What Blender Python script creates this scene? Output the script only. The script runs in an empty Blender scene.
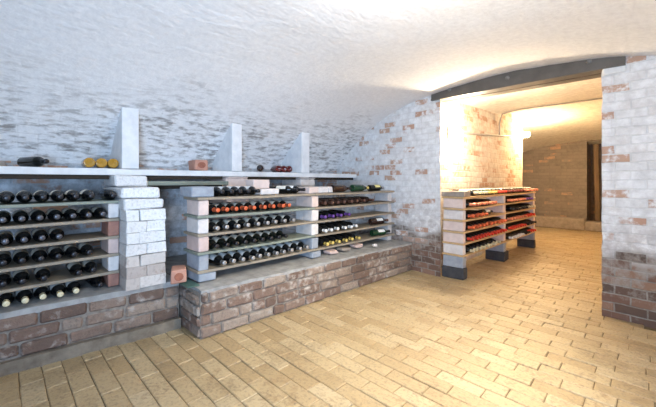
import bpy, math, random
from mathutils import Vector, noise as mnoise
random.seed(11)
S = bpy.context.scene
COL = S.collection
R = math.radians

# ------------------------------------------------------------------ camera
F, HOR, ZC = 325.0, 181.0, 1.1                 # focal length and horizon in pixels, eye height in metres
TH = math.atan(322.0 / F)
cd = bpy.data.cameras.new('camera'); cam = bpy.data.objects.new('camera', cd); COL.objects.link(cam)
cam.location = (0, 0, ZC); cam.rotation_euler = (R(90), 0, TH)
cd.sensor_width = 36; cd.lens = 36 * F / 656; cd.shift_y = -(203.5 - HOR) / 656; cd.clip_start = .02
S.camera = cam
sn, cs = math.sin(TH), math.cos(TH)
def y_on(x, X):                                  # how far along the cellar a thing seen at column x stands on the line X
    u = (x - 328) / F
    return X * (cs + u * sn) / (-sn + u * cs)

# ------------------------------------------------------------------ mesh builder
class MB:
    def __init__(self): self.v = []; self.f = []; self.m = []; self.uv = {}; self.sm = []
    def add(self, vs, fs, mi=0, uvs=None, smooth=False):
        o = len(self.v); self.v += [tuple(p) for p in vs]
        for k, f in enumerate(fs):
            if uvs: self.uv[len(self.f)] = [uvs[i] for i in f]
            self.f.append([i + o for i in f]); self.m.append(mi); self.sm.append(smooth)
    def box(self, lo, hi, b=.004, mi=0, jit=0, rz=0, rx=0, ry=0):
        c = [(lo[i] + hi[i]) / 2 for i in range(3)]; h = [abs(hi[i] - lo[i]) / 2 for i in range(3)]
        b = min(b, min(h) * .6); vs = []; idx = {}
        for sx in (-1, 1):
            for sy in (-1, 1):
                for sz in (-1, 1):
                    j = [random.uniform(-jit, jit) for _ in range(3)]
                    for a in range(3):
                        p = [sx * (h[0] - (0 if a == 0 else b)), sy * (h[1] - (0 if a == 1 else b)), sz * (h[2] - (0 if a == 2 else b))]
                        idx[(sx, sy, sz, a)] = len(vs)
                        vs.append(Vector([p[i] + j[i] for i in range(3)]))
        fs = []
        for a in range(3):
            b1, b2 = [(1, 2), (2, 0), (0, 1)][a]
            for s in (-1, 1):
                q = []
                for s1, s2 in ((-1, -1), (1, -1), (1, 1), (-1, 1)):
                    k = [0, 0, 0]; k[a] = s; k[b1] = s1; k[b2] = s2
                    q.append(idx[(*k, a)])
                fs.append(q if s > 0 else q[::-1])
        for a in range(3):                       # edge along axis a
            b1, b2 = [(1, 2), (2, 0), (0, 1)][a]
            for s1 in (-1, 1):
                for s2 in (-1, 1):
                    k0 = [0, 0, 0]; k0[a] = -1; k0[b1] = s1; k0[b2] = s2
                    k1 = list(k0); k1[a] = 1
                    q = [idx[(*k0, b1)], idx[(*k1, b1)], idx[(*k1, b2)], idx[(*k0, b2)]]
                    fs.append(q if s1 * s2 < 0 else q[::-1])
        for sx in (-1, 1):
            for sy in (-1, 1):
                for sz in (-1, 1):
                    q = [idx[(sx, sy, sz, a)] for a in range(3)]
                    fs.append(q if sx * sy * sz > 0 else q[::-1])
        from mathutils import Euler
        M = Euler((rx, ry, rz)).to_matrix()
        self.add([M @ p + Vector(c) for p in vs], fs, mi)
    def tube(self, pts, r, n=8, mi=0):
        rings = []
        for i, p in enumerate(pts):
            p = Vector(p); d = (Vector(pts[min(i + 1, len(pts) - 1)]) - Vector(pts[max(i - 1, 0)])).normalized()
            a = d.orthogonal().normalized() if abs(d.z) > .9 else Vector((0, 0, 1)).cross(d).normalized()
            b = d.cross(a)
            rings.append([p + r * (math.cos(t) * a + math.sin(t) * b) for t in [2 * math.pi * k / n for k in range(n)]])
        vs = [q for r_ in rings for q in r_]; fs = []
        for i in range(len(pts) - 1):
            for k in range(n): fs.append([i * n + k, i * n + (k + 1) % n, (i + 1) * n + (k + 1) % n, (i + 1) * n + k])
        fs.append(list(range(n))[::-1]); fs.append([(len(pts) - 1) * n + k for k in range(n)])
        self.add(vs, fs, mi, smooth=True)
    def lathe(self, prof, n=24, axis='x', off=(0, 0, 0), mi=0, a0=0, a1=2 * math.pi, close=True):
        vs = []; fs = []; full = abs(a1 - a0 - 2 * math.pi) < 1e-6; cnt = n if full else n + 1
        for r, h in prof:
            for k in range(cnt):
                t = a0 + (a1 - a0) * k / n
                q = (h, r * math.cos(t), r * math.sin(t)) if axis == 'x' else (r * math.cos(t), r * math.sin(t), h)
                vs.append((q[0] + off[0], q[1] + off[1], q[2] + off[2]))
        for i in range(len(prof) - 1):
            for k in range(n):
                k2 = (k + 1) % cnt
                fs.append([i * cnt + k, i * cnt + k2, (i + 1) * cnt + k2, (i + 1) * cnt + k])
        if full and close:
            fs.append(list(range(cnt))[::-1]); fs.append([(len(prof) - 1) * cnt + k for k in range(cnt)])
        self.add(vs, fs, mi, smooth=True)
    def mesh(self, name, mats):
        me = bpy.data.meshes.new(name); me.from_pydata(self.v, [], self.f)
        for m in (mats if isinstance(mats, (list, tuple)) else [mats]): me.materials.append(m)
        for p, mi, s in zip(me.polygons, self.m, self.sm): p.material_index = mi; p.use_smooth = s
        if self.uv:
            l = me.uv_layers.new(name='UVMap')
            for p in me.polygons:
                if p.index in self.uv:
                    for li, c in zip(p.loop_indices, self.uv[p.index]): l.data[li].uv = c
        me.update(); return me
    def obj(self, name, mats, parent=None, world=False):
        if world: L = parent.location; self.v = [(p[0] - L.x, p[1] - L.y, p[2] - L.z) for p in self.v]
        o = bpy.data.objects.new(name, self.mesh(name, mats)); COL.objects.link(o)
        if parent: o.parent = parent
        return o

def tag(o, label, cat, group=None):
    o['label'] = label; o['category'] = cat
    if group: o['group'] = group
    return o
def struct(o): o['kind'] = 'structure'; return o
def empty(name, loc, rot=(0, 0, 0)):
    o = bpy.data.objects.new(name, None); o.empty_display_size = .05; o.location = loc; o.rotation_euler = rot; COL.objects.link(o); return o

# ------------------------------------------------------------------ materials
class NT:
    def __init__(self, name):
        self.mat = bpy.data.materials.new(name); self.mat.use_nodes = True
        self.t = self.mat.node_tree; self.b = self.t.nodes['Principled BSDF']
    def n(self, typ, **kw):
        o = self.t.nodes.new(typ)
        for k, v in kw.items(): setattr(o, k, v)
        return o
    def l(self, a, b): self.t.links.new(a, b)
    def setv(self, sock, v):
        if hasattr(v, 'links') or isinstance(v, bpy.types.NodeSocket): self.l(v, sock)
        else: sock.default_value = v
    def noise(self, vec, scale, detail=4, rough=.55):
        o = self.n('ShaderNodeTexNoise'); o.inputs['Scale'].default_value = scale
        o.inputs['Detail'].default_value = detail; o.inputs['Roughness'].default_value = rough
        if vec is not None: self.l(vec, o.inputs['Vector'])
        return o.outputs['Fac']
    def mapr(self, val, a, b, c=0, d=1):
        o = self.n('ShaderNodeMapRange'); o.inputs[1].default_value = a; o.inputs[2].default_value = b
        o.inputs[3].default_value = c; o.inputs[4].default_value = d; self.l(val, o.inputs[0]); return o.outputs[0]
    def math(self, op, a, b=0.0):
        o = self.n('ShaderNodeMath', operation=op); self.setv(o.inputs[0], a); self.setv(o.inputs[1], b); return o.outputs[0]
    def mix(self, fac, a, b, blend='MIX'):
        o = self.n('ShaderNodeMix', data_type='RGBA', blend_type=blend)
        self.setv(o.inputs[0], fac); self.setv(o.inputs[6], a if not isinstance(a, tuple) else (*a, 1)); self.setv(o.inputs[7], b if not isinstance(b, tuple) else (*b, 1))
        return o.outputs[2]
    def ramp(self, fac, stops):
        o = self.n('ShaderNodeValToRGB'); e = o.color_ramp.elements
        while len(e) < len(stops): e.new(.5)
        for el, (p, c) in zip(e, stops): el.position = p; el.color = (*c, 1)
        self.l(fac, o.inputs[0]); return o.outputs[0]
    def mapping(self, vec, scale=(1, 1, 1)):
        o = self.n('ShaderNodeMapping'); o.inputs['Scale'].default_value = scale; self.l(vec, o.inputs[0]); return o.outputs[0]
    def bump(self, h, strength, dist):
        o = self.n('ShaderNodeBump'); o.inputs['Strength'].default_value = strength; o.inputs['Distance'].default_value = dist
        self.l(h, o.inputs['Height']); self.l(o.outputs[0], self.b.inputs['Normal'])
    def done(self, col, rough=.8, spec=.3):
        self.setv(self.b.inputs['Base Color'], col if not isinstance(col, tuple) else (*col, 1))
        self.setv(self.b.inputs['Roughness'], rough); self.b.inputs['Specular IOR Level'].default_value = spec
        return self.mat

def painted_brick(name, paint, red_p, dirt_top=None, worn=.5, rows=.078, width=.228, contrast=.35, jd=.2, jb=.4, rv=.2, tint=(.62, .5, .42), dark=(.095, .075, .062)):
    m = NT(name); g = m.n('ShaderNodeTexCoord'); uv = g.outputs['UV']; pos = m.n('ShaderNodeNewGeometry').outputs['Position']
    # wobble so that joints are not ruler straight
    wob = m.n('ShaderNodeTexNoise'); wob.inputs['Scale'].default_value = 3.5; wob.inputs['Detail'].default_value = 3; m.l(uv, wob.inputs['Vector'])
    va = m.n('ShaderNodeVectorMath', operation='MULTIPLY_ADD'); m.l(wob.outputs['Color'], va.inputs[0]); va.inputs[1].default_value = (.03, .03, 0); m.l(uv, va.inputs[2])
    br = m.n('ShaderNodeTexBrick'); m.l(va.outputs[0], br.inputs['Vector'])
    br.inputs['Color1'].default_value = (0, 0, 0, 1); br.inputs['Color2'].default_value = (1, 1, 1, 1); br.inputs['Mortar'].default_value = (.3, .3, .3, 1)
    br.inputs['Scale'].default_value = 1; br.inputs['Mortar Size'].default_value = .007; br.inputs['Mortar Smooth'].default_value = .6
    br.inputs['Brick Width'].default_value = width; br.inputs['Row Height'].default_value = rows; br.inputs['Bias'].default_value = 0
    bs = m.n('ShaderNodeSeparateColor'); m.l(br.outputs['Color'], bs.inputs[0])
    rnd = bs.outputs[0]; mort = br.outputs['Fac']
    n1 = m.noise(pos, 2.2, 5); n2 = m.noise(pos, 14, 6, .65); n3 = m.noise(pos, 45, 4, .6)
    brickc = m.ramp(m.math('ADD', m.math('MULTIPLY', rnd, .6), m.math('MULTIPLY', n2, .4)),
                    [(.15, (.28, .13, .085)), (.5, (.42, .20, .13)), (.75, (.50, .29, .19)), (1, (.55, .40, .29))])
    brickc = m.mix(mort, brickc, (.42, .38, .33))
    pc = m.mix(m.mapr(n2, .35, .7), paint, tuple(c * (1 - contrast) for c in paint))
    pc = m.mix(m.math('MULTIPLY', mort, jd), pc, tuple(c * .62 for c in paint))
    pc = m.mix(m.math('MULTIPLY', m.math('MULTIPLY', rnd, m.mapr(n2, .3, .6)), rv), pc, tint)
    # paint lost brick by brick where a broad patch of wear lies
    k = m.math('ADD', m.math('MULTIPLY', rnd, .55), m.math('MULTIPLY', n1, worn))
    k = m.math('ADD', k, m.math('MULTIPLY', n2, .25))
    lost = m.mapr(k, red_p, red_p + .06)
    lost = m.math('MULTIPLY', lost, m.mapr(mort, .3, .8, 1, .25)); lost = m.math('MULTIPLY', lost, m.mapr(n2, .38, .52, .12, .9))
    if dirt_top is not None:                      # bare, unpainted courses near the floor
        sp = m.n('ShaderNodeSeparateXYZ'); m.l(pos, sp.inputs[0])
        z = m.math('ADD', sp.outputs[2], m.math('MULTIPLY', m.math('SUBTRACT', n1, .5), .45))
        z = m.math('ADD', z, m.math('MULTIPLY', m.math('SUBTRACT', rnd, .5), .16))
        low = m.mapr(z, dirt_top + .04, dirt_top - .04)
        dirty = m.mix(m.mapr(m.math('ADD', n2, m.math('MULTIPLY', m.math('SUBTRACT', z, .25), .5)), .46, .70), m.mix(m.mapr(rnd, 0, 1, .9, .45), brickc, dark), (.36, .325, .29)); dirty = m.mix(m.math('MULTIPLY', mort, m.mapr(n2, .4, .6, .25, .9)), dirty, (.36, .33, .30))
        half = m.mapr(z, dirt_top + .5, dirt_top + .02)
        pc = m.mix(m.math('MULTIPLY', half, m.mapr(n2, .35, .65)), pc, (.48, .45, .44))
        c = m.mix(low, m.mix(lost, pc, brickc), dirty)
    else: c = m.mix(lost, pc, brickc)
    h = m.math('ADD', m.math('MULTIPLY', mort, -jb), m.math('ADD', m.math('MULTIPLY', n2, .8), m.math('MULTIPLY', n3, .4)))
    m.bump(h, .7, .012)
    return m.done(c, .85, .2)

def vault_mat():
    m = NT('whitewashed_vault'); g = m.n('ShaderNodeTexCoord'); uv = g.outputs['UV']; pos = m.n('ShaderNodeNewGeometry').outputs['Position']
    wob = m.n('ShaderNodeTexNoise'); wob.inputs['Scale'].default_value = 2.5; m.l(uv, wob.inputs['Vector'])
    va = m.n('ShaderNodeVectorMath', operation='MULTIPLY_ADD'); m.l(wob.outputs['Color'], va.inputs[0]); va.inputs[1].default_value = (.05, .05, 0); m.l(uv, va.inputs[2])
    br = m.n('ShaderNodeTexBrick'); m.l(va.outputs[0], br.inputs['Vector'])
    br.inputs['Color1'].default_value = (0, 0, 0, 1); br.inputs['Color2'].default_value = (1, 1, 1, 1); br.inputs['Mortar'].default_value = (.3, .3, .3, 1)
    br.inputs['Scale'].default_value = 1; br.inputs['Mortar Size'].default_value = .009; br.inputs['Mortar Smooth'].default_value = .8
    br.inputs['Brick Width'].default_value = .225; br.inputs['Row Height'].default_value = .075
    bs = m.n('ShaderNodeSeparateColor'); m.l(br.outputs['Color'], bs.inputs[0])
    st = m.noise(m.mapping(uv, (9, 24, 1)), 1, 6, .62); big = m.noise(pos, 1.1, 3); fine = m.noise(pos, 30, 5, .65)
    sp = m.n('ShaderNodeSeparateXYZ'); m.l(pos, sp.inputs[0])
    thin = m.mapr(m.math('ADD', m.math('MULTIPLY', sp.outputs[2], -1), m.math('MULTIPLY', m.math('SUBTRACT', big, .5), .7)), -1.90, -1.58)   # worn paint low on the haunch
    k = m.math('MULTIPLY', m.mapr(m.math('ADD', st, m.math('MULTIPLY', bs.outputs[0], .12)), .53, .70), m.mapr(thin, 0, 1, .04, .85))
    c = m.mix(m.mapr(fine, .35, .7), (.88, .88, .88), (.78, .78, .785))
    c = m.mix(k, c, (.24, .22, .205))
    c = m.mix(m.math('MULTIPLY', br.outputs['Fac'], m.mapr(thin, 0, 1, .0, .16)), c, (.5, .48, .46))
    h = m.math('ADD', m.math('MULTIPLY', m.math('MULTIPLY', br.outputs['Fac'], thin), -.2), m.math('ADD', m.math('MULTIPLY', st, 1.0), m.math('MULTIPLY', fine, .5)))
    m.bump(h, .6, .011)
    return m.done(c, .85, .2)

def island_brick(name, stops, patch=None, patch_lo=.5, rough=.85, bump=.6, spec=.25, scale=12, grime=None, speck=.35):
    m = NT(name); ge = m.n('ShaderNodeNewGeometry'); pos = ge.outputs['Position']
    n1 = m.noise(pos, scale, 6, .65); n2 = m.noise(pos, scale * 4, 4, .6); n0 = m.noise(pos, 1.7, 3)
    r = m.math('ADD', m.math('MULTIPLY', ge.outputs['Random Per Island'], .62), m.math('MULTIPLY', n1, .38))
    c = m.ramp(r, stops)
    if patch: c = m.mix(m.mapr(m.math('ADD', m.math('MULTIPLY', n1, .6), m.math('MULTIPLY', n0, .4)), patch_lo, patch_lo + .12), c, patch)
    if grime: c = m.mix(m.mapr(m.math('ADD', m.math('MULTIPLY', m.noise(pos, 2.6, 6, .7), .7), m.math('MULTIPLY', n2, .3)), .5, .66, 0, .75), c, grime)
    c = m.mix(m.mapr(n2, .5, .75, 0, speck), c, (.12, .09, .07))
    m.bump(m.math('ADD', n1, m.math('MULTIPLY', n2, .5)), bump, .008)
    return m.done(c, rough, spec)

def simple(name, col, col2=None, scale=20, rough=.7, spec=.3, bump=0, metal=0, stretch=None):
    m = NT(name); pos = m.n('ShaderNodeTexCoord').outputs['Object']
    v = m.mapping(pos, stretch) if stretch else pos
    n = m.noise(v, scale, 5, .6)
    c = m.mix(m.mapr(n, .35, .68), col, col2 or tuple(x * .75 for x in col))
    if bump: m.bump(n, bump, .006)
    m.b.inputs['Metallic'].default_value = metal
    return m.done(c, rough, spec)

WHITE = (.85, .85, .85)
M_VAULT = vault_mat()
M_END = painted_brick('painted_brick_end_wall', WHITE, .785, dirt_top=.46, worn=.5, contrast=.26, rows=.070, width=.185, rv=.35)
M_REVEAL = painted_brick('painted_brick_passage', (.80, .73, .63), .80, worn=.5, contrast=.25, jd=.3, jb=.7, rv=1.0, tint=(.56, .36, .24))
M_FARCEIL = painted_brick('passage_plaster', (.82, .78, .70), .90, worn=.3, contrast=.25)
M_FARWALL = painted_brick('bare_brick_far_wall', (.27, .225, .19), .88, worn=.5, jd=.4)
M_BACK = painted_brick('painted_brick_back', (.64, .67, .71), .82, worn=.55, contrast=.6)
M_FLOOR = island_brick('floor_bricks', [(.1, (.35, .245, .125)), (.4, (.41, .30, .165)), (.65, (.445, .335, .19)), (1, (.50, .395, .25))], patch=(.30, .20, .10), patch_lo=.55, rough=.40, bump=.6, spec=.5, scale=14, grime=(.24, .165, .085), speck=.55)
M_MORTAR = simple('floor_joint_dirt', (.20, .14, .075), scale=30, rough=.95)
M_LOWBRICK = island_brick('weathered_low_wall_brick', [(.12, (.11, .075, .06)), (.4, (.20, .13, .10)), (.6, (.26, .19, .15)), (.85, (.34, .28, .23))], patch=(.50, .46, .42), patch_lo=.52, scale=18, bump=1.0, grime=(.13, .095, .075), speck=.6)
M_JOINT = simple('grey_lime_mortar', (.30, .265, .225), (.17, .14, .12), 25, .95, bump=.8)
M_CEMENT = simple('grey_cement_capping', (.38, .375, .365), (.25, .245, .235), 12, .9, bump=.9)
M_FOOT = simple('brown_mortar_footing', (.24, .20, .155), (.13, .105, .08), 14, .9, bump=.9)
M_WBRICK = island_brick('whitewashed_loose_brick', [(.1, (.70, .68, .66)), (.5, (.78, .775, .765)), (1, (.84, .835, .83))], patch=(.52, .45, .40), patch_lo=.56, bump=1.0, scale=16)
M_PINKW = island_brick('thinly_whitewashed_brick', [(.1, (.42, .35, .31)), (.5, (.58, .53, .49)), (1, (.72, .70, .67))], patch=(.36, .26, .21), patch_lo=.54)
M_LEDGE = simple('white_painted_slab', (.80, .80, .79), (.66, .66, .65), 9, .75, bump=.3)
M_FIN = simple('white_painted_block', (.80, .80, .80), (.66, .67, .68), 11, .8, bump=.7)
BLOCKM = {
    'white': simple('white_block', (.74, .69, .66), (.60, .55, .52), 18, .85, bump=.8),
    'pink': simple('pink_block', (.66, .50, .45), (.56, .42, .37), 18, .85, bump=.8),
    'palepink': simple('pale_pink_block', (.72, .58, .52), (.62, .50, .45), 18, .85, bump=.8),
    'red': simple('red_brick', (.40, .20, .15), (.30, .15, .115), 20, .85, bump=.8),
    'grey': simple('blue_grey_block', (.36, .39, .43), (.27, .29, .33), 16, .9, bump=.8),
    'dark': simple('dark_grey_block', (.07, .07, .075), (.045, .045, .05), 16, .9, bump=.8),
    'stone': simple('grey_brown_stone', (.37, .31, .26), (.27, .22, .18), 16, .9, bump=.8),
    'orange': simple('orange_brick', (.56, .30, .22), (.46, .23, .165), 20, .85, bump=.8),
}
M_WOOD = simple('grey_shelf_timber', (.36, .30, .225), (.26, .215, .16), 6, .65, bump=.3, stretch=(12, 1, 12))
M_WOODG = simple('green_grey_shelf_timber', (.27, .295, .24), (.20, .22, .18), 6, .6, bump=.3, stretch=(12, 1, 12))
M_WOODY = simple('honey_shelf_timber', (.60, .42, .22), (.50, .33, .17), 6, .6, bump=.3, stretch=(12, 1, 12))
M_STEEL = simple('grey_painted_steel', (.13, .115, .10), (.09, .08, .07), 7, .45, .5, bump=.15)
M_BOLT = simple('bolt_steel', (.24, .22, .20), rough=.4)
M_PIPE = simple('grey_conduit', (.40, .37, .33), rough=.5)
M_BLACK = simple('black_plastic', (.03, .03, .03), rough=.5)
M_SLATE = simple('green_slate_tile', (.07, .15, .12), (.05, .10, .085), 15, .35, .5)
M_SHADESTRIP = simple('shade_strip_dark', (.045, .032, .022), rough=.8)  # near-black of the added strips that stand in for shade
M_POST = simple('old_brown_timber', (.20, .13, .075), (.13, .085, .05), 5, .8, stretch=(8, 8, 1))

def glassy(name, col, dust=.25):
    m = NT(name); ge = m.n('ShaderNodeNewGeometry'); sp = m.n('ShaderNodeSeparateXYZ'); m.l(ge.outputs['Normal'], sp.inputs[0])
    n = m.noise(m.n('ShaderNodeTexCoord').outputs['Object'], 60, 4)
    d = m.math('MULTIPLY', m.mapr(sp.outputs[2], .35, .95), m.mapr(n, .3, .65, .4, 1))      # dust that settled on the upper side
    d = m.math('MULTIPLY', d, dust)
    c = m.mix(d, col, (.42, .42, .40))
    m.done(c, m.mapr(d, 0, dust, .07, .2), .4)
    return m.mat
M_GLASS = {'black': glassy('black_bottle_glass', (.002, .003, .004), .03), 'green': glassy('green_bottle_glass', (.010, .045, .018), .06),
           'brown': glassy('brown_bottle_glass', (.03, .013, .009), .10), 'gold': glassy('golden_wine_bottle_glass', (.42, .22, .03), .03), 'ruby': glassy('dark_red_wine_bottle_glass', (.10, .012, .014), .06), 'clean': glassy('dark_bottle_glass', (.002, .004, .003), .025)}
def foil(name, col, rough=.35, metal=.3):
    return simple(name, col, tuple(x * .85 for x in col), 40, rough, .5, metal=metal)
M_CAP = {'black': foil('black_capsule', (.02, .02, .025)), 'dark silver': foil('dark_silver_capsule', (.10, .10, .115), .35, .5), 'cream': foil('cream_capsule', (.72, .64, .42), .45, 0),
         'red': foil('orange_red_capsule', (.72, .15, .06)), 'silver': foil('silver_capsule', (.42, .41, .41), .35, .5), 'purple': foil('purple_capsule', (.16, .07, .33)),
         'white': foil('white_capsule', (.82, .82, .80), .45, 0), 'yellow': foil('yellow_capsule', (.75, .56, .16), .4, .1), 'gold': foil('gold_capsule', (.80, .52, .12), .25, .85),
         'scarlet': foil('scarlet_capsule', (.78, .06, .035)), 'salmon': foil('salmon_capsule', (.80, .28, .16)), 'maroon': foil('maroon_capsule', (.18, .03, .03)), 'brown': foil('brown_capsule', (.14, .07, .05))}
M_PAPER = {'cream': simple('cream_paper_label', (.78, .74, .64), rough=.8), 'white': simple('white_paper_label', (.82, .82, .80), rough=.8), 'yellow': simple('yellow_paper_label', (.80, .72, .30), rough=.8)}
def lamp_mat(name, col, st):
    m = NT(name); m.b.inputs['Emission Color'].default_value = (*col, 1); m.b.inputs['Emission Strength'].default_value = st
    return m.done((.9, .88, .82), .3)
M_LAMP = lamp_mat('lit_lamp_glass', (1, .86, .62), 22)

# ------------------------------------------------------------------ the room
def y_end(X): return 3.455 - .065 * (X + .1)
def vz(X):
    d = abs(X + 1.1); return 2.158 - (.0778 * d * d + .0157 * d ** 4)
XL, XR, YB = -3.45, 1.25, -3.0
mb = MB(); NX, NY = 72, 84; xs = [XL + (XR - XL) * i / NX for i in range(NX + 1)]
arc = [0]
for i in range(NX): arc.append(arc[-1] + math.hypot(xs[i + 1] - xs[i], vz(xs[i + 1]) - vz(xs[i])))
vs = []; uvs = []
for i, x in enumerate(xs):
    for j in range(NY + 1):
        y = YB + (y_end(x) + .03 - YB) * j / NY
        vs.append((x, y, vz(x) + .012 * mnoise.noise((x * 1.6, y * 1.6, 0)) + .006 * mnoise.noise((x * 6, y * 4, 3)))); uvs.append((y, arc[i]))
W = NY + 1
mb.add(vs, [[i * W + j, i * W + j + 1, (i + 1) * W + j + 1, (i + 1) * W + j] for i in range(NX) for j in range(NY)], 0, uvs, smooth=True)
struct(mb.obj('ceiling', M_VAULT))

def quadwall(mb, p0, p1, z0, z1, nz=1, off=0, mi=0):
    """vertical sheet from p0 to p1"""
    d = math.hypot(p1[0] - p0[0], p1[1] - p0[1])
    mb.add([(p0[0], p0[1], z0), (p1[0], p1[1], z0), (p1[0], p1[1], z1), (p0[0], p0[1], z1)], [[0, 1, 2, 3]], mi, [(off, z0), (off + d, z0), (off + d, z1), (off, z1)])

mb = MB(); quadwall(mb, (XL, YB), (XL, 3.9), -.05, 1.30); struct(mb.obj('wall_left', M_BACK))
mb = MB(); quadwall(mb, (XR, 3.6), (XR, YB), -.05, 1.30); struct(mb.obj('wall_right', M_END))
mb = MB(); quadwall(mb, (XR, YB), (XL, YB), -.05, 2.25); struct(mb.obj('wall_behind', M_END))

# end wall with the opening, real thickness at the jambs
OX0, OX1, OZ = -1.71, -.28, 2.035
def rough_edge(z, k): return .008 * mnoise.noise((z * 7, k, 0)) + .006 * mnoise.noise((z * 19, k, 5))
mb = MB(); NZ = 40
def sheet(xa, xb, n, edge_a=None, edge_b=None, zb=-.05):
    vs = []; uv = []
    for i in range(n + 1):
        for k in range(NZ + 1):
            x = xa + (xb - xa) * i / n
            zt = vz(max(XL, min(XR, x))) + .03
            z = zb + (zt - zb) * k / NZ
            if i == 0 and edge_a is not None: x += rough_edge(z, edge_a)
            if i == n and edge_b is not None: x += rough_edge(z, edge_b)
            d = .010 * mnoise.noise((x * 3, z * 3, 1)) + .007 * mnoise.noise((x * 9, z * 16, 4))
            vs.append((x, y_end(x) + d, z)); uv.append((x, z))
    w = NZ + 1
    mb.add(vs, [[i * w + k, (i + 1) * w + k, (i + 1) * w + k + 1, i * w + k + 1] for i in range(n) for k in range(NZ)], 0, uv, True)
sheet(XL - .05, OX0, 44, None, 1); sheet(OX1, XR + .05, 36, 2, None); sheet(OX0 - .01, OX1 + .01, 20, None, None, OZ + .02)
def jamb(pts, k, inv):
    vs = []; uv = []; u = 0
    for i, (x, y) in enumerate(pts):
        if i: u += math.hypot(x - pts[i - 1][0], y - pts[i - 1][1])
        for q in range(NZ + 1):
            z = -.05 + (2.2 + .05) * q / NZ
            e = rough_edge(z, k) if i == 0 else 0
            d = .010 * mnoise.noise(((x + e) * 3, z * 3, 1)) + .007 * mnoise.noise(((x + e) * 9, z * 16, 4)) if i == 0 else 0
            vs.append((x + e, y + d, z)); uv.append((u, z))
    w = NZ + 1; fs = []
    for i in range(len(pts) - 1):
        for q in range(NZ):
            f = [i * w + q, (i + 1) * w + q, (i + 1) * w + q + 1, i * w + q + 1]
            fs.append(f if not inv else f[::-1])
    mb.add(vs, fs, 0, uv, False)
jamb([(OX0, y_end(OX0)), (OX0 - .045, y_end(OX0) + .09), (OX0 - .09, y_end(OX0) + .16)], 1, False)
jamb([(OX1, y_end(OX1)), (OX1, y_end(OX1) + .45)], 2, True)
struct(mb.obj('wall_end', M_END))

# passage beyond
PX, PR, PY, PYE = -1.80, -.22, 5.90, 7.30
mb = MB()
n = 24; vs = []; uv = []
for i in range(n + 1):
    y = 3.68 + (PYE - 3.68) * i / n
    for k in range(31):
        z = -.05 + 2.5 * k / 30
        vs.append((PX + .012 * mnoise.noise((y * 2.5, z * 2.5, 8)), y, z)); uv.append((y, z))
mb.add(vs, [[i * 31 + k, (i + 1) * 31 + k, (i + 1) * 31 + k + 1, i * 31 + k + 1] for i in range(n) for k in range(30)], 0, uv, True)
quadwall(mb, (PX, PYE), (-3.2, PYE), -.05, 2.45)
struct(mb.obj('wall_passage_side', M_REVEAL))
mb = MB(); quadwall(mb, (PR, 9.8), (PR, 3.46), -.05, 2.45); struct(mb.obj('wall_passage_inner', M_REVEAL))
mb = MB(); quadwall(mb, (-3.2, 7.3), (-3.2, 9.8), -.05, 2.45); struct(mb.obj('wall_far_side', M_FARWALL))
def pz(x): return 2.262 - .05 * (max(0, (-1.45 - x)) / .35) ** 2 + .012 * mnoise.noise((x * 2, 1, 1))
mb = MB(); vs = []; uv = []; n = 20
for i in range(n + 1):
    x = PX - .02 + (PR + .04 - PX) * i / n
    for y in (3.46, 3.9, 4.4, 4.9, 5.4, PY):
        vs.append((x, y, pz(x) - .10 * (1 - min(1, (y - 3.46) / 2.4)) ** 1.0)); uv.append((x, y))
    vs.append((x, PY, pz(x) + .12)); uv.append((x, PY + .12))
mb.add(vs, [[i * 7 + k, i * 7 + k + 1, (i + 1) * 7 + k + 1, (i + 1) * 7 + k] for i in range(n) for k in range(6)], 0, uv, False)
struct(mb.obj('ceiling_passage', M_FARCEIL))
mb = MB(); vs = []; uv = []
for i in range(21):
    x = -3.25 + (PR + .05 + 3.25) * i / 20
    for k in range(15):
        t = k / 14; y = PY + (9.75 - PY) * t
        z = 2.36 - .40 * t ** 1.7 - .12 * t * max(0, -1.0 - x) ** 2
        vs.append((x, y, z)); uv.append((x, y))
mb.add(vs, [[i * 15 + k, i * 15 + k + 1, (i + 1) * 15 + k + 1, (i + 1) * 15 + k] for i in range(20) for k in range(14)], 0, uv, True)
struct(mb.obj('ceiling_far_room', M_FARCEIL))
mb = MB(); DX0, DX1 = -1.02, -.35; YF = 9.4
quadwall(mb, (-3.2, YF), (DX0, YF), -.05, 2.4); quadwall(mb, (DX1, YF), (PR, YF), -.05, 2.4, off=2)
quadwall(mb, (DX0, YF), (DX0, YF + .8), -.05, 2.4); quadwall(mb, (DX1, YF + .8), (DX1, YF), -.05, 2.4); quadwall(mb, (DX0, YF + .8), (DX1, YF + .8), -.05, 2.4)
mb.add([(DX0, YF, 2.0), (DX1, YF, 2.0), (DX1, YF, 2.4), (DX0, YF, 2.4)], [[0, 1, 2, 3]], 0, [(0, 0), (.6, 0), (.6, .4), (0, .4)])
struct(mb.obj('wall_far', M_FARWALL))

# floor laid as individual bricks in one surface
mb = MB()
mb.add([(-3.6, -3.05, -.006), (1.3, -3.05, -.006), (1.3, 10.3, -.006), (-3.6, 10.3, -.006)], [[0, 1, 2, 3]], 1)
BL, BW, G = .235, .097, .0036
yy = -.9; row = 0
while yy < 9.5:
    base = -3.3 + (BL * .5 if row % 2 else 0) + random.uniform(-.03, .03); x = base; w = BW + random.uniform(-.006, .006)
    xmax = 1.2 if yy < 3.3 else -.2
    while x < xmax:
        base += BL; nx = base + random.uniform(-.018, .018); ln = nx - x
        dz = random.uniform(-.002, .003)
        if not (x + ln < -2.75 and yy < 7.2) and not (yy > 3.75 and yy < 7.2 and x + ln < -1.95):
            mb.box((x + G / 2, yy + G / 2, -.05), (x + ln - G / 2, yy + w - G / 2, dz), .0035, 0, .0016, rx=random.uniform(-.010, .010), ry=random.uniform(-.006, .006))
        x += ln
    yy += w; row += 1
struct(mb.obj('floor', [M_FLOOR, M_MORTAR]))

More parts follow.
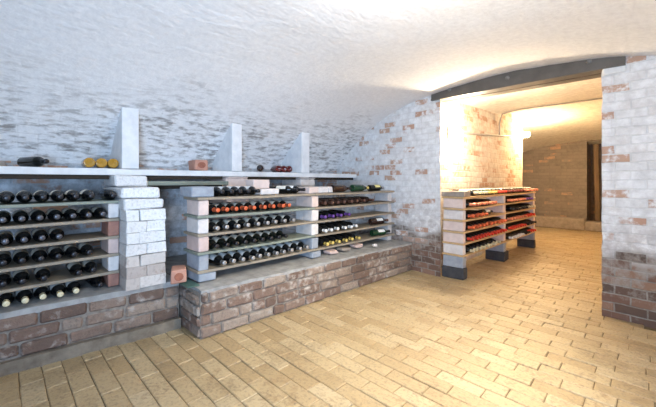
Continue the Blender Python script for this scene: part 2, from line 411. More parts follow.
# ------------------------------------------------------------------ brickwork things
def bricks_wall(mb, p0, p1, z0, z1, depth, courses, blen=.225, seed=0, cap=None, proud=0.012):
    """a face of separate bricks from p0 to p1 (outward = right-hand side), with a mortar core behind"""
    d = Vector((p1[0] - p0[0], p1[1] - p0[1], 0)); L = d.length; d.normalize(); nrm = Vector((d.y, -d.x, 0)); ang = math.atan2(d.y, d.x)
    h = (z1 - z0) / courses
    for r in range(courses):
        s = -blen * random.uniform(.1, .9)
        while s < L:
            ln = blen * random.choice((1, 1, 1.1, .5, .95)); a, b = max(0, s), min(L, s + ln)
            if b - a > .03:
                c = Vector((p0[0], p0[1], 0)) + d * (a + b) / 2 - nrm * (.05 - random.uniform(-.004, .008) - proud)
                hz = h - random.uniform(.009, .016); zc = z0 + h * (r + .5)
                mb.box((c.x - (b - a) / 2 + .006, c.y - .05, zc - hz / 2), (c.x + (b - a) / 2 - .006, c.y + .05, zc + hz / 2), .010, 0, .004, rz=ang + random.uniform(-.012, .012), rx=random.uniform(-.02, .02))
            s += ln
def prism(mb, pts, z0, z1, mi):
    n = len(pts)
    mb.add([(x, y, z0) for x, y in pts] + [(x, y, z1) for x, y in pts], [list(range(n))[::-1], list(range(n, 2 * n))] + [[i, (i + 1) % n, (i + 1) % n + n, i + n] for i in range(n)], mi)
def cap_sheet(mb, pts, z0, z1, nx, ny, mi, amp=.008):
    """uneven capping: pts = four corners; irregular top and sides"""
    (ax, ay), (bx, by), (cx, cy), (dx, dy) = pts; vs = []
    for i in range(nx + 1):
        for j in range(ny + 1):
            u, v = i / nx, j / ny
            x = (ax * (1 - u) + bx * u) * (1 - v) + (dx * (1 - u) + cx * u) * v; y = (ay * (1 - u) + by * u) * (1 - v) + (dy * (1 - u) + cy * u) * v
            vs.append((x + amp * mnoise.noise((x * 9, y * 9, 1)), y + amp * mnoise.noise((x * 9, y * 9, 7)), z1 + amp * mnoise.noise((x * 7, y * 7, 3))))
    top = len(vs); w = ny + 1
    rim = [i * w for i in range(nx + 1)] + [nx * w + j for j in range(1, ny + 1)] + [i * w + ny for i in range(nx - 1, -1, -1)] + [j for j in range(ny - 1, 0, -1)]
    vs += [(vs[k][0], vs[k][1], z0) for k in rim]
    fs = [[i * w + j, (i + 1) * w + j, (i + 1) * w + j + 1, i * w + j + 1] for i in range(nx) for j in range(ny)]
    m = len(rim); fs += [[rim[k], top + k, top + (k + 1) % m, rim[(k + 1) % m]] for k in range(m)]
    mb.add(vs, fs, mi)

# low wall under the near rack
A0, A1 = (-2.685, -.55), (-2.535, .955)
t = empty('brick_plinth', (-2.75, .2, 0))
mb = MB(); bricks_wall(mb, A0, A1, .070, .318, .1, 3, .235)
prism(mb, [(A0[0] - .002, A0[1]), (A1[0] - .002, A1[1]), (-3.43, A1[1]), (-3.43, A0[1])], -.02, .31, 1)
mb.obj('brick_face', [M_LOWBRICK, M_JOINT], t, True)
mb = MB(); cap_sheet(mb, [(A0[0] + .035, A0[1]), (A1[0] + .05, A1[1]), (-2.75, A1[1]), (-2.85, A0[1])], -.02, .070, 30, 3, 0, .012); mb.obj('mortar_footing', M_FOOT, t, True)
mb = MB(); cap_sheet(mb, [(A0[0] + .004, A0[1]), (A1[0] + .004, A1[1]), (-3.43, A1[1]), (-3.43, A0[1])], .31, .348, 36, 12, 0, .007); mb.obj('cement_capping', M_CEMENT, t, True)
tag(t, 'low weathered brick wall with grey cement capping under the rack nearest the camera', 'low wall', 'low brick walls carrying the wine racks')

# low wall under the long centre rack
B0, B1 = (-2.215, .975), (-2.095, 3.575)
t = empty('brick_plinth', (-2.5, 2.2, 0))
mb = MB(); bricks_wall(mb, B0, B1, .0, .325, .1, 4, .225)
bricks_wall(mb, (-2.56, .975), B0, .0, .30, .1, 4, .20)
prism(mb, [(B0[0] - .002, B0[1] + .004), (B1[0] - .002, 3.64), (-3.43, 3.64), (-3.43, B0[1] + .012)], -.02, .315, 1)
mb.obj('brick_face', [M_LOWBRICK, M_JOINT], t, True)
mb = MB(); cap_sheet(mb, [(B0[0] + .005, B0[1] + .01), (B1[0] + .005, 3.60), (-3.43, 3.62), (-3.43, B0[1] + .01)], .312, .338, 60, 18, 0, .009); mb.obj('cement_capping', M_CEMENT, t, True)
tag(t, 'low brick wall with rough cement top under the long centre rack', 'low wall', 'low brick walls carrying the wine racks')

# stepped whitewashed brick pier between the racks
t = empty('brick_pier', (-2.75, .735, .35)); mb = MB()
z = .345
for r in range(7):
    h = .079; c = .0
    if r % 2: segs = [(.605, .735), (.735, .862)]
    else: segs = [(.605, .69), (.69, .862)]
    for a, b in segs:
        mb.box((-2.80, a + .001, z + .001), (-2.535 + random.uniform(-.005, .005), b - .001, z + h - .0005), .003, 0 if r > 2 else 2, .004, rz=random.uniform(-.008, .008))
    z += h
mb.box((-3.2, .615, .345), (-2.56, .85, .90), .004, 1)
mb.obj('shaft', [M_WBRICK, M_JOINT, M_PINKW], t, True)
mb = MB(); zs = [(.898, .975, -2.56, .60, .86), (.977, 1.055, -2.64, .595, .85), (1.057, 1.145, -2.86, .61, .83)]
for z0, z1, xf, a, b in zs: mb.box((-3.2, a, z0), (xf, b, z1 - .004), .010, 0, .006, rz=random.uniform(-.02, .02))
mb.obj('stepped_head', M_WBRICK, t, True)
tag(t, 'stepped whitewashed brick pier standing between the near rack and the centre rack', 'brick pier', 'brick piers holding up the ledge')
for (a, b, col, lb) in ((1.56, 1.80, 'palepink', 'short pale pink brick pier behind the top shelf of the centre rack'), (2.50, 2.74, 'white', 'short whitewashed pier behind the middle of the centre rack')):
    mb = MB(); z = .335
    while z < 1.13:
        z1 = min(z + .088, 1.142)
        mb.box((-3.3, a + random.uniform(-.006, .006), z), (-2.93 + random.uniform(-.01, .01), b + random.uniform(-.006, .006), z1 - .004), .008, 0, .004); z = z1
    tag(mb.obj('brick_pier', BLOCKM[col]), lb, 'brick pier', 'brick piers holding up the ledge')

# the long white ledge and the fins that stand on it
mb = MB(); y = -.6
cap_sheet(mb, [(-2.99, -.6), (-2.97, 3.575), (-3.44, 3.575), (-3.44, -.6)], 1.147, 1.196, 40, 4, 0, .006)
tag(mb.obj('stone_ledge', M_LEDGE), 'long white painted ledge running along the foot of the vault', 'ledge')
for (a, b), lb in zip(((.685, .805), (1.645, 1.755), (2.565, 2.69)), ('white upright fin on the ledge above the stepped brick pier', 'white upright fin on the ledge between the loose red brick and the dark red bottles', 'white upright fin on the ledge nearest the end wall')):
    mb = MB(); X0 = -2.985; n = 8
    prof = [(X0, 1.199), (X0, vz(X0) + .012)] + [(X0 - (X0 + 3.42) * k / n * 1.0, vz(X0 - (X0 + 3.42) * k / n) + .02) for k in range(1, n + 1)] + [(-3.42, 1.199)]
    m_ = len(prof)
    mb.add([(x, a + .003 * math.sin(z * 40), z) for x, z in prof] + [(x, b + .003 * math.sin(z * 37), z) for x, z in prof],
           [list(range(m_)), list(range(m_, 2 * m_))[::-1]] + [[i, i + m_, (i + 1) % m_ + m_, (i + 1) % m_] for i in range(m_)], 0)
    o = mb.obj('buttress_fin', M_FIN); md = o.modifiers.new('b', 'BEVEL'); md.width = .006; md.segments = 2
    tag(o, lb, 'buttress', 'white fins standing on the ledge')
mb = MB(); mb.box((-3.06, .834, 1.062), (-2.885, 1.552, 1.098), .004); tag(mb.obj('timber_plank', M_WOODG), 'grey green plank under the white ledge beside the stepped pier', 'plank')

# ------------------------------------------------------------------ blocks, boards
ORD = ['first', 'second', 'third', 'fourth', 'fifth', 'sixth', 'seventh', 'eighth', 'ninth', 'tenth', 'eleventh', 'twelfth', 'thirteenth', 'fourteenth', 'fifteenth', 'sixteenth']
def block(lo, hi, col, label, group, name='concrete_block', cat='block', jit=.003):
    mb = MB(); mb.box(lo, hi, .006, 0, jit); o = mb.obj(name, BLOCKM[col]); tag(o, label, cat, group); return o
def board(x0, x1, y0, y1, zt, th, mat, label, group, sag=.004, skew=0):
    mb = MB(); n = 14; vs = []
    for i in range(n + 1):
        u = i / n; y = y0 + (y1 - y0) * u; s = -sag * math.sin(math.pi * u) ** 2; dx = skew * u
        vs += [(x0 + dx, y, zt + s), (x1 + dx, y, zt + s), (x1 + dx, y, zt - th + s), (x0 + dx, y, zt - th + s)]
    fs = [[i * 4 + k, i * 4 + (k + 1) % 4, (i + 1) * 4 + (k + 1) % 4, (i + 1) * 4 + k] for i in range(n) for k in range(4)]
    fs += [[0, 3, 2, 1], [n * 4, n * 4 + 1, n * 4 + 2, n * 4 + 3]]
    mb.add(vs, [f[::-1] for f in fs], 0); o = mb.obj('shelf_board', mat); md = o.modifiers.new('b', 'BEVEL'); md.width = .002
    tag(o, label, 'shelf board', group); return o

# near rack
LZ = [.962, .836, .711, .586, .463]                       # tops of the boards
PL = ['top', 'second', 'third', 'fourth', 'lowest']
for i, z in enumerate(LZ):
    board(-3.02, -2.695, -.6, .602, z, .02, M_WOODG if i == 0 else M_WOOD, f'{"green grey" if i == 0 else "grey"} shelf board of the near rack, {PL[i]}' + (' of five' if i in (0, 4) else ' from the top'), 'boards of the near rack', .003)
bc = ['white', 'red', 'pink', 'white', 'red']
wl = ['white painted brick at the end of the near rack, topmost of its stack', 'red brick second from the top in the near rack end stack', 'pink brick in the middle of the near rack end stack',
      'whitish brick second from the bottom in the near rack end stack', 'red brick lowest in the near rack end stack, on the cement capping']
zb = LZ[1:] + [.352]
for i in range(5):
    block((-2.92, .535, zb[i] + .001), (-2.698, .601, LZ[i] - .021), bc[i], wl[i], 'end bricks of the near rack', 'brick', 'brick')

# centre rack
CZ = [.978, .842, .706, .570, .434]
for i, z in enumerate(CZ):
    board(-2.62, -2.355, 1.02, 2.178, z, .02, M_WOODG if i % 2 else M_WOOD, f'shelf board of the centre rack bay beside the red brick, {PL[i]}' + (' of five' if i in (0, 4) else ' from the top'), 'boards of the centre rack', .004, .02)
    board(-2.60, -2.335, 2.182, 3.545, z - .002, .02, M_WOOD, f'shelf board of the centre rack bay beside the end wall, {PL[i]}' + (' of five' if i in (0, 4) else ' from the top'), 'boards of the centre rack', .004, .02)
zb = CZ[1:] + [.346]
an = ['pale pink', 'whitish', 'pink', 'blue grey', 'blue grey']; ac = ['palepink', 'white', 'pink', 'grey', 'grey']; pos5 = ['topmost under the shelf', 'second from the top', 'in the middle', 'second from the bottom', 'lowest on the low wall']
for i in range(5):
    wide = i == 4
    block((-2.585, 1.03, zb[i] + .001), (-2.36, 1.165 if wide else 1.108, CZ[i] - .0245), ac[i], f'{an[i]} block of the centre rack end stack, {pos5[i]}', 'end stack blocks of the centre rack')
block((-2.60, .985, .979), (-2.375, 1.155, 1.058), 'grey', 'blue grey block lying on the top board at the end of the centre rack', None)
mn = ['pale pink', 'whitish', 'whitish', 'blue grey', 'blue grey']; mc = ['palepink', 'white', 'white', 'grey', 'grey']
for i in range(5):
    block((-2.585, 2.137, zb[i] + .001), (-2.335, 2.225 if i < 4 else 2.26, CZ[i] - .0275), mc[i], f'{mn[i]} block of the centre rack middle stack, {pos5[i]}', 'middle stack blocks of the centre rack')
    block((-2.56, 3.455, zb[i] + .001), (-2.35, 3.53, CZ[i] - .0275), 'white', f'white block of the centre rack stack against the end wall, {pos5[i]}', 'wall end stack blocks of the centre rack')
block((-2.62, 1.60, .979), (-2.41, 1.80, 1.030), 'white', 'white brick lying on the centre rack top board beside five dark bottles', None, 'brick', 'brick')
block((-2.625, 1.58, 1.032), (-2.50, 1.755, 1.112), 'palepink', 'pale pink block standing on the white brick of the centre rack', None)
block((-2.58, 2.12, .979), (-2.36, 2.25, 1.038), 'palepink', 'pale pink brick lying flat on top above the centre rack middle stack', None, 'brick', 'brick')
block((-2.60, 2.262, .978), (-2.39, 2.42, 1.038), 'white', 'white brick on the centre rack top board beside the pale pink brick', None, 'brick', 'brick')
block((-2.60, 2.425, .978), (-2.39, 2.485, 1.040), 'white', 'narrow white brick end beside the big dark bottle on the centre rack', None, 'brick', 'brick')

# right-hand rack in the passage
RZ = [.923, .794, .665, .536, .407, .278]
P6 = ['top', 'second', 'third', 'fourth', 'fifth', 'lowest']
def rx(y): return -1.458 + .045 * (y - 3.59)                     # front of the rack, which stands a little askew
RD = .25
for i, z in enumerate(RZ):
    for ya, yb, nm, dz in ((3.59, 4.858, 'near', 0), (4.862, 6.23, 'far', .001)):
        board(rx(ya) - RD, rx(ya), ya, yb, z - dz, .02, M_WOODY, f'honey coloured shelf board in the passage rack {nm} bay, {P6[i]}' + (' of six' if i in (0, 5) else ' from the top'), 'boards of the passage rack', .002, rx(yb) - rx(ya))
zb = RZ[1:]
for nm, a, b in (('near end', 3.595, 3.67), ('middle', 4.82, 4.90), ('far end', 6.14, 6.22)):
    f = rx(a) - .008
    for i in range(5):
        block((f - RD + .02, a, zb[i] + .001), (f, b, RZ[i] - .022), 'palepink' if (i + len(nm)) % 3 else 'white', f'pale block in the {nm} stack of the passage rack, {["topmost", "second from the top", "in the middle", "fourth from the top", "just above the grey block"][i]}', f'blocks in the {nm} stack of the passage rack')
    block((f - RD + .02, a - .005, .131), (f + .002, b + .01, .256), 'grey', f'grey block low in the {nm} stack of the passage rack', None)
    block((f - RD + .01, a - .010, .003), (f + .008, b + (.10 if nm == 'middle' else .02), .129), 'dark', f'dark grey foot block on the floor under the {nm} stack of the passage rack', None)
block((rx(3.6) - RD - .005, 3.582, .924), (rx(3.6) + .01, 3.76, .983), 'stone', 'grey brown stone slab on top of the passage rack at its near end', None, 'stone_slab', 'stone')

# loose bricks, tile
def frog_brick(name, loc, size, col, rz, label):
    """a brick on its side with the pressed hollow in its end towards the room"""
    lx, ly, lz = size; t = MB(); m = MB(); m.box((-lx / 2, -ly / 2, 0), (lx / 2, ly / 2, lz), .008, 0, .004)
    o = m.obj(name, BLOCKM[col]); o.location = loc; o.rotation_euler = (0, 0, rz)
    f = MB(); fx = lx / 2
    vs = []; n = 12
    for k in range(n): a = 2 * math.pi * k / n; vs.append((fx + .006, .30 * ly * math.cos(a), lz / 2 + .30 * lz * math.sin(a)))
    for k in range(n): a = 2 * math.pi * k / n; vs.append((fx + .0045, .20 * ly * math.cos(a), lz / 2 + .18 * lz * math.sin(a)))
    f.add(vs, [[k, (k + 1) % n, n + (k + 1) % n, n + k] for k in range(n)] + [[n + k for k in range(n)]], 0)
    p = f.obj('worn_face', M_BRICKDARK, o)
    return tag(o, label, 'brick')
M_BRICKDARK = simple('worn_brick_core', (.40, .15, .09), (.27, .10, .07), 30, .9, bump=.9)
frog_brick('brick', (-2.50, .940, .356), (.15, .105, .098), 'orange', -.35, 'loose orange red brick lying on the low wall beside the centre rack')
mb = MB(); mb.box((-2.63, .93, .341), (-2.32, 1.02, .349), .002); tag(mb.obj('slate_tile', M_SLATE), 'dark green tile under the loose orange red brick', 'tile')
frog_brick('brick', (-3.13, 1.36, 1.203), (.20, .125, .098), 'orange', -.1, 'loose red brick standing on the white ledge')
block((-3.35, -.06, 1.198), (-3.17, .03, 1.238), 'stone', 'brown stone on the ledge at its near end', None, 'stone', 'stone')

# rubble on the low wall under the bay by the end wall
mb = MB()
for k in range(9):
    pass
for k, (y, c, lb) in enumerate(((2.42, 'pink', 'pinkish brick fragment under the lowest shelf beside the middle stack'), (2.62, 'stone', 'brown brick fragment under the lowest shelf of the centre rack'), (2.84, 'pink', 'flat pinkish fragment farthest under the lowest shelf'), (3.02, 'white', 'small white stone on the low wall edge below the shelf'))):
    x = -2.36 if k < 3 else -2.24; s = .05 if k < 3 else .022
    block((x - s, y - s * 1.2, .349), (x + s, y + s * 1.2, .349 + (.035 if k < 3 else .03)), c, lb, None, 'stone', 'stone', .008)

# ------------------------------------------------------------------ bottles
PROF = {
    'bordeaux': [(.0, .012), (.020, .006), (.033, .001), (.0365, .004), (.0375, .012), (.0375, .190), (.0365, .202), (.032, .214), (.024, .224), (.0175, .234), (.0148, .246), (.0140, .285), (.0155, .286), (.0155, .297), (.0135, .300), (.0, .300)],
    'burgundy': [(.0, .012), (.022, .006), (.036, .001), (.0395, .004), (.0405, .012), (.0405, .160), (.039, .176), (.034, .196), (.026, .218), (.0195, .236), (.0155, .252), (.0142, .285), (.0157, .286), (.0157, .297), (.0137, .300), (.0, .300)],
}
CAPP = [(.0151, .252), (.0150, .256), (.0149, .285), (.0164, .2855), (.0164, .298), (.0140, .3015), (.004, .3018)]
MESH = {}
def bottle_mesh(kind, shape, mat):
    key = (kind, shape, mat.name); long = mat.name.split('_')[0] in ('scarlet', 'salmon', 'orange', 'purple', 'maroon') and shape == 'bordeaux'
    if key in MESH: return MESH[key]
    rad = .0375 if shape == 'bordeaux' else .0405; mb = MB()
    if kind == 'glass_body': mb.lathe(PROF[shape], 24, 'x', (0, 0, rad), close=False)
    elif kind == 'capsule':
        mb.lathe([(r + .0003, h) for r, h in (([(.0178, .2345), (.0156, .247)] if long else []) + CAPP)], 20, 'x', (0, 0, rad), close=False); o = len(mb.v)
        mb.add([(.3018, .004 * math.cos(t), rad + .004 * math.sin(t)) for t in [2 * math.pi * k / 20 for k in range(20)]], [list(range(20))], 0)
    else: mb.lathe([(rad + .0005, .085), (rad + .0007, .088), (rad + .0007, rad * 3 + .073), (rad + .0005, rad * 3 + .076)] if shape == 'bordeaux' else [(rad + .0005, .05), (rad + .0007, .052), (rad + .0007, .148), (rad + .0005, .15)], 24, 'x', (0, 0, rad), a0=R(12), a1=R(168))
    MESH[key] = mb.mesh(kind, mat); return MESH[key]
def bottle(tip, y, z, cap, label, group=None, glass='black', paper=None, shape='bordeaux', rz=None, ry=0, roll=None):
    """a lying bottle: its neck end at tip along local x"""
    rz = random.uniform(-.008, .008) if rz is None else rz
    L = .3018
    o = empty('wine_bottle', (tip - L * math.cos(rz), y - L * math.sin(rz), z + .0015), (0, ry, rz))
    parts = [('glass_body', M_GLASS[glass]), ('capsule', M_CAP[cap])]
    if paper: parts.append(('paper_label', M_PAPER[paper]))
    for k, m in parts:
        p = bpy.data.objects.new(k, bottle_mesh(k, shape, m)); COL.objects.link(p); p.parent = o
    return tag(o, label, 'wine bottle', group)

def row(xs_px, Xref, tip, z, cap, desc, where, frm, group, glass='black', paper=None, jt=.012, shape='bordeaux', mind=.0805, lo=None, hi=None):
    ys = sorted(y_on(x, Xref) for x in xs_px)
    if lo is not None: ys[0] = max(ys[0], lo)
    for i in range(1, len(ys)): ys[i] = max(ys[i], ys[i - 1] + mind)
    if hi is not None and ys[-1] > hi:
        ys[-1] = hi
        for i in range(len(ys) - 2, -1, -1): ys[i] = min(ys[i], ys[i + 1] - mind)
    for i, y in enumerate(ys):
        if len(ys) == 1: lb = f'{desc} bottle alone on {where}'
        elif i == 0: lb = f'{desc} bottle nearest {frm} on {where}'
        elif i == len(ys) - 1: lb = f'{desc} bottle farthest from {frm} on {where}'
        else: lb = f'{desc} bottle, {ORD[i]} from {frm}, on {where}'
        g = min([.09] + [abs(ys[k] - y) for k in (i - 1, i + 1) if 0 <= k < len(ys)]); a = max(.005, min(.05, (g - .077) / .62))
        bottle(tip + random.uniform(-jt, jt), y, z, cap, lb, group, glass, paper, shape, rz=random.uniform(-a, a))

# near rack: counted towards the stepped pier
nf = 'the picture edge'
GN = 'bottles in the near rack'
def nrow(px, z, cap, desc, where, **kw):
    kw.setdefault('paper', 'cream')
    row(px, -2.72, -2.645, z, cap, desc, where, 'the frame edge', GN, **kw)
nrow([6.5, 25, 42, 58, 73, 88], LZ[0], 'black', 'black capped', 'the near rack top board')
bottle(-2.64, .555, LZ[0], 'black', 'black capped bottle alone at the pier end of the near rack top board', GN)
nrow([5, 21, 38, 54, 69, 82, 96], LZ[1], 'dark silver', 'silver capped dark', 'the near rack second board', hi=.494)
nrow([5, 22, 38, 54], LZ[2], 'dark silver', 'silver capped dark', 'the near rack third board')
nrow([3, 21, 40, 57, 72, 86], LZ[3], 'black', 'black capped', 'the near rack fourth board')
nrow([3, 22, 43, 77, 91], LZ[4], 'black', 'black capped', 'the near rack lowest board')
row([6, 23, 40, 55, 71], -2.70, -2.63, .350, 'cream', 'cream capped dark', 'the cement capping', 'the frame edge', GN, paper='white')
bottle(-2.66, .485, .350, 'black', 'black capped bottle on the cement capping against the lowest red brick', GN, rz=.05)

# centre rack, bay beside the loose red brick
GC = 'bottles in the centre rack'; fe = 'the end stack'
TC = -2.30
row([219, 228.5, 237.5, 246, 254], -2.33, TC - .03, CZ[0], 'black', 'black capped', 'the centre rack top board', fe, GC, paper='white', lo=1.20, hi=1.555)
row([215, 226, 235.5, 245, 255, 265, 274.5, 283, 290], TC, TC, CZ[1], 'red', 'orange red capped', 'the centre rack second board', fe, GC, paper='cream', lo=1.15, hi=2.09)
row([217.5, 228, 238, 248, 258.5, 267.8, 276.7, 286, 294], TC, TC, CZ[2], 'silver', 'silver capped dark', 'the centre rack third board', fe, GC, paper='cream', lo=1.15, hi=2.09)
row([213.5, 222.5, 231, 240, 249, 260, 270.5, 279, 287], TC, TC, CZ[3], 'black', 'dark capped green glass', 'the centre rack fourth board', fe, GC, glass='clean', paper='cream', lo=1.15, hi=2.09)
row([214, 226, 237, 247.5, 256, 266, 275.5, 284.5, 292.5, 300.5, 307.5], TC, TC, CZ[4], 'silver', 'white labelled dark', 'the centre rack lowest board', fe, GC, paper='white', lo=1.21, hi=2.09)
bottle(-2.36, 1.975, CZ[0], 'black', 'dark bottle with a pale label lying aslant beside the white brick on the top board', GC, paper='cream', rz=.40)
bottle(-2.36, 2.068, CZ[0], 'black', 'dark bottle lying aslant between the pale labelled one and the pale pink brick', GC, paper='white', rz=.42)

# centre rack, bay beside the end wall
TB = -2.275; fm = 'the middle stack'
row([327, 333, 339.5, 346, 352.5, 359, 366, 374], TB, TB - .01, CZ[1] - .002, 'brown', 'brown glass', 'the wall bay second board', fm, GC, glass='brown', lo=2.27)
row([326, 334, 342, 350], TB, TB, CZ[2] - .002, 'purple', 'purple capped', 'the wall bay third board', fm, GC, lo=2.27)
row([325.7, 331.8, 339.2, 346, 351.6, 357.5], TB, TB, CZ[3] - .002, 'white', 'white capped', 'the wall bay fourth board', fm, GC, lo=2.27)
row([327, 333.8, 340.5, 347.3, 353.6, 359.5], TB, TB, CZ[4] - .002, 'yellow', 'yellow capped', 'the wall bay lowest board', fm, GC, lo=2.305)
def along(tip_y, x, z, cap, label, **kw):      # lying lengthways with the neck towards the end wall
    L = .3018; rz = kw.pop('rz', R(90)); sx = math.cos(rz) * L; bottle(x + sx, tip_y, z, cap, label, GC, rz=rz, **kw)
along(2.805, -2.42, CZ[0] - .002, 'black', 'big dark bottle lying lengthways beside the narrow white brick end', glass='brown', shape='burgundy')
along(3.12, -2.41, CZ[0] - .002, 'yellow', 'green bottle with a yellow capsule lying lengthways on the top board', glass='green', shape='burgundy')
along(3.435, -2.41, CZ[0] - .002, 'silver', 'yellow labelled bottle with silver neck reaching towards the end wall', glass='clean', paper='yellow')
along(3.44, -2.40, CZ[3] - .002, 'brown', 'brown bottle lying lengthways beside the white capped row', glass='brown', paper='white', rz=R(80))
along(3.445, -2.385, CZ[4] - .002, 'black', 'green bottle with a white label lying lengthways beside the yellow capped row', glass='green', paper='white', rz=R(78))

# ledge
bottle(-2.99, y_on(47, -2.99), 1.199, 'black', 'dark bottle lying lengthways on the ledge above the near rack', None, rz=R(22), glass='clean')
def base_out(y, az, cap, glass, label, group):      # base towards the room, neck towards the vault
    bottle(-3.05 + .3018 * math.cos(az), y + .3018 * math.sin(az), 1.203, cap, label, group, glass, rz=az)
ys = [y_on(113.5, -3.05) - .078 * (2 - i) for i in range(3)]
for y, w in zip(ys, ('nearest the frame edge', 'in the middle of three', 'beside the white fin')):
    base_out(y, R(177), 'gold', 'gold', f'gold coloured bottle lying base outward on the ledge, {w}', 'gold bottles on the ledge')
ys = [y_on(289.5, -3.05) - .080 * (2 - i) for i in range(3)]
for y, w in zip(ys, ('nearest the red brick side', 'second of three', 'nearest the fin by the end wall')):
    base_out(y, R(160), 'maroon', 'ruby', f'dark red bottle lying base outward on the ledge, {w}', 'dark red bottles on the ledge')
bottle(-2.99, ys[0] - .30, 1.203, 'black', 'dark bottle lying askew beside the dark red bottles on the ledge', None, rz=R(-38), glass='brown')
for a, b, w in ((-.6, .60, 'above the near rack'), (.87, 1.55, 'beside the stepped pier'), (1.81, 2.49, 'behind the centre rack top bottles'), (2.75, 3.55, 'reaching the end wall'), (.872, 1.548, 'below the grey green plank')):  # added dark strips that copy the shade under ledge and plank
    mb = MB(); zt = 1.1455 if 'below' not in w else 1.061; mb.box((-3.07, a, zt - .0315), (-3.005, b, zt), .003); tag(mb.obj('timber_rail', M_SHADESTRIP), f'added dark strip for shade under the white ledge, {w}', 'shade strip', 'dark shade strips under the ledge')  # timber_rail is an added dark strip standing in for shade, no real rail

# passage rack
GP = 'bottles in the passage rack'; ne = 'the near end'
def prow(ya, yb, n, i, cap, desc, bay, glass='black', paper=None, frm=None):
    z = RZ[i] - (.001 if bay == 'far bay' else 0)
    wn = ['top board', 'second board', 'third board', 'fourth board', 'fifth board', 'lowest board'][i]
    frm = frm or ('the near stack' if bay == 'near bay' else 'the middle stack')
    for k in range(n):
        y = ya + (yb - ya) * k / max(1, n - 1)
        d = desc
        w = f'nearest {frm}' if k == 0 else (f'farthest from {frm}' if k == n - 1 else f'{ORD[k]} from {frm}')
        bottle(rx(y) + .062 + random.uniform(-.012, .012), y, z, cap, f'{d} bottle, {w}, passage rack {bay} {wn}', GP, glass, paper)
def gap(n, p=.092): return p * (n - 1)
prow(3.86, 3.86 + gap(4, .084), 4, 0, 'cream', 'cream capped', 'near bay', 'clean', 'cream', 'the stone slab')
prow(4.21, 4.21 + gap(3, .084), 3, 0, 'yellow', 'yellow capped green glass', 'near bay', 'green', 'white', 'the cream row')
prow(4.47, 4.47 + gap(4, .09), 4, 0, 'scarlet', 'scarlet capped', 'near bay', 'clean', 'white', 'the yellow row')
prow(4.92, 4.92 + gap(7, .09), 7, 0, 'maroon', 'dark red capped', 'far bay', 'clean', 'white')
prow(5.57, 5.57 + gap(7, .09), 7, 0, 'salmon', 'salmon capped', 'far bay', 'clean', 'cream', 'the dark red row')
prow(3.73, 3.73 + gap(8), 8, 1, 'salmon', 'salmon capped', 'near bay')
prow(3.73, 3.73 + gap(5), 5, 2, 'red', 'orange red capped', 'near bay')
bottle(rx(4.5) - .05, 4.52, RZ[2], 'black', 'black bottle lying lengthways beside the orange red row, passage rack near bay third board', GP, paper='cream', rz=R(82))
prow(3.73, 3.73 + gap(12), 12, 3, 'red', 'orange red capped', 'near bay')
prow(3.73, 3.73 + gap(12), 12, 4, 'scarlet', 'scarlet capped', 'near bay')
prow(3.73, 3.73 + gap(9, .098), 9, 5, 'cream', 'cream capped dark', 'near bay')
prow(4.97, 4.97 + gap(7), 7, 1, 'salmon', 'salmon capped', 'far bay')
prow(5.62, 5.62 + gap(3), 3, 1, 'purple', 'purple capped', 'far bay', frm='the salmon row')
prow(5.91, 5.91 + gap(2), 2, 1, 'cream', 'cream capped', 'far bay', frm='the purple row')
prow(5.15, 5.15 + gap(6), 6, 2, 'black', 'black capped', 'far bay')
prow(5.72, 5.72 + gap(4), 4, 2, 'cream', 'cream capped', 'far bay', frm='the black row')
prow(4.97, 4.97 + gap(7), 7, 3, 'salmon', 'salmon capped', 'far bay')
prow(5.63, 5.63 + gap(5), 5, 3, 'scarlet', 'scarlet capped', 'far bay', frm='the salmon row')
prow(4.97, 4.97 + gap(7), 7, 4, 'scarlet', 'scarlet capped', 'far bay')
prow(5.63, 5.63 + gap(5), 5, 4, 'black', 'black capped', 'far bay', frm='the scarlet row')
prow(4.97, 4.97 + gap(6), 6, 5, 'white', 'white capped', 'far bay')
prow(5.54, 5.54 + gap(3), 3, 5, 'black', 'black capped', 'far bay', frm='the white row')
prow(5.84, 5.84 + gap(3), 3, 5, 'scarlet', 'scarlet capped', 'far bay', frm='the black row')

# ------------------------------------------------------------------ steel beams, lamps, conduit
def ibeam(y0, ya, x0, x1, z0, h, w, tilt, label, bolts=()):
    """I section from x0 to x1, front flange edge at y_end + y0"""
    t = empty('steel_beam', ((x0 + x1) / 2, y_end((x0 + x1) / 2) + y0, z0))
    mb = MB(); c = empty_mid = (x0 + x1) / 2
    def P(x, y, z): return (x - t.location.x, y_end(x) + y0 + y - t.location.y, z - z0 + tilt * (x - c))
    def slab(ya_, yb_, za, zb):
        vs = [P(x, y, z) for x in (x0, x1) for y, z in ((ya_, za), (yb_, za), (yb_, zb), (ya_, zb))]
        mb.add(vs, [[0, 1, 2, 3][::-1], [4, 5, 6, 7], [0, 1, 5, 4], [1, 2, 6, 5], [2, 3, 7, 6], [3, 0, 4, 7]], 0)
    slab(0, w, z0, z0 + .014); slab(0, w, z0 + h - .014, z0 + h); slab(.012, .028, z0 + .014, z0 + h - .014)
    mb.obj('girder', M_STEEL, t)
    for bx in bolts:
        m = MB(); p = P(bx, .012, z0 + h * .52)
        m.lathe([(.022, 0), (.022, .006), (.014, .007), (.014, .020), (.010, .022)], 6, 'x', (0, 0, 0)); b = m.obj('bolt', M_BOLT, t); b.location = p; b.rotation_euler = (0, 0, R(-90))
    return tag(t, label, 'steel beam', 'steel beams over the opening')
ibeam(-.035, 0, -1.815, -.135, 2.020, .165, .13, -.018, 'grey steel beam with three bolts across the front of the opening', (-1.585, -.99, -.36))
ibeam(.22, 0, -1.80, -.14, 2.045, .12, .12, -.018, 'dark steel beam behind the bolted one over the opening')
mb = MB(); mb.box((-.275, y_end(-.2) - .02, 1.955), (-.13, y_end(-.2) + .10, 2.03), .008, 0, .003)
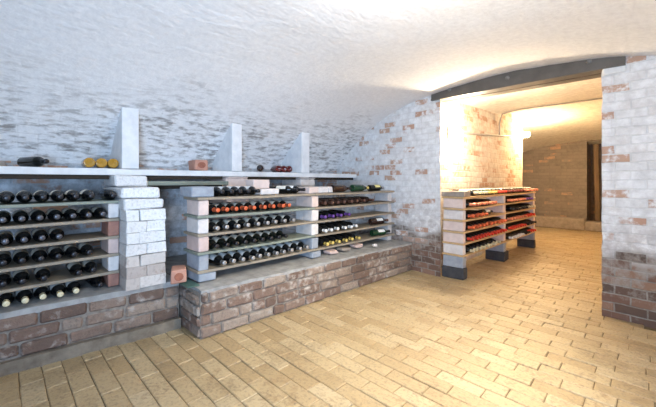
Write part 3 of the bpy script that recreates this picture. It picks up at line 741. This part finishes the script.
o = mb.obj('padstone', M_LEDGE); tag(o, 'pale stone block carrying the end of the bolted beam', 'padstone')

def wall_lamp(y, z, label):
    t = empty('wall_lamp', (PX + .004, y, z))
    m = MB(); m.box((0, -.05, -.085), (.03, .05, .085), .01); m.obj('back_plate', M_LEDGE, t)
    m = MB(); m.lathe([(.0, 0), (.045, 0), (.055, .02), (.055, .085), (.042, .115), (.02, .125), (0, .127)], 20, 'x', (.03, 0, 0), close=False)
    m.obj('lamp_glass', M_LAMP, t)
    return tag(t, label, 'wall lamp', 'wall lamps in the passage')
wall_lamp(3.98, 1.70, 'lit wall lamp on the passage wall just inside the opening above the rack')
wall_lamp(7.18, 2.00, 'lit wall lamp at the far corner of the passage wall')
mb = MB(); c = PX + .018
mb.tube([(c, 4.07, 1.72), (c, 4.4, 1.745), (c, 5.88, 1.86), (c, 6.0, 1.865), (c, 7.08, 1.99)], .013, 8)
mb.tube([(c, 5.86, 1.865), (c, 5.86, 2.06), (c + .02, 5.86, 2.14)] + [(x, 5.86, pz(x) - .018) for x in [PX + .06 + (PR - PX - .12) * k / 16 for k in range(17)]], .012, 8)
tag(mb.obj('conduit', M_PIPE), 'thin grey conduit running along the passage wall and up across the ceiling', 'conduit')

# far end of the passage
t = empty('brick_plinth', (-1.8, 9.2, 0)); mb = MB(); mb.box((-3.15, 9.05, 0.002), (DX0 + .0, 9.38, .26), .02, 0, .004); mb.box((DX0, 9.1, .002), (PR - .03, 9.38, .20), .02, 0, .004); mb.obj('low_step', BLOCKM['stone'], t, True)
tag(t, 'low rough brown step along the foot of the far brick wall', 'low step')
mb = MB(); mb.box((-.045, -.04, 0), (.045, .04, 1.72), .006, 0, .004); o = mb.obj('timber_post', M_POST); o.location = (-.83, 9.44, .205); o.rotation_euler = (0, -.02, 0); tag(o, 'brown timber post standing in the dark doorway at the far end', 'post')

# ------------------------------------------------------------------ light
def light(kind, loc, energy, col, size=.1, rot=None, **kw):
    d = bpy.data.lights.new('lamp_or_fill_light', kind); d.energy = energy; d.color = col
    if kind == 'AREA': d.size = size
    else: d.shadow_soft_size = size
    for k, v in kw.items(): setattr(d, k, v)
    o = bpy.data.objects.new('lamp_or_fill_light', d); COL.objects.link(o); o.location = loc
    if rot: o.rotation_euler = rot
    return o
WARM = (1, .73, .40)
light('POINT', (PX + .24, 3.98, 1.70), 50, (1, .82, .58), .06)
light('POINT', (PX + .24, 7.16, 2.0), 62, WARM, .06)
light('POINT', (-.6, 1.3, 1.90), 20, (1, .92, .80), .10)  # unseen warm fill under the vault, no lamp fitting stands here
o = light('SPOT', (.05, 1.55, 2.0), 190, (1, .93, .78), .08, spot_size=R(78), spot_blend=1.0); aim_to = Vector((-1.3, 1.95, 0)); o.rotation_euler = (aim_to - o.location).to_track_quat('-Z', 'Y').to_euler()  # unseen spot fill, added to brighten the middle of the floor
def aim(o, tgt): o.rotation_euler = (Vector(tgt) - o.location).to_track_quat('-Z', 'Y').to_euler()
o = light('AREA', (1.0, -.7, 1.0), 52, (.46, .68, 1.0), .9, spread=R(120)); aim(o, (-2.0, 1.8, 1.7))  # unseen cool fill behind the camera, added to light the racks and vault
w = bpy.data.worlds.new('world'); S.world = w; w.use_nodes = True
w.node_tree.nodes['Background'].inputs[0].default_value = (.7, .8, 1, 1); w.node_tree.nodes['Background'].inputs[1].default_value = .2

S.view_settings.view_transform = 'Standard'; S.view_settings.look = 'None'; S.view_settings.gamma = 1; S.view_settings.use_curve_mapping = False
S.view_settings.exposure = 0.75
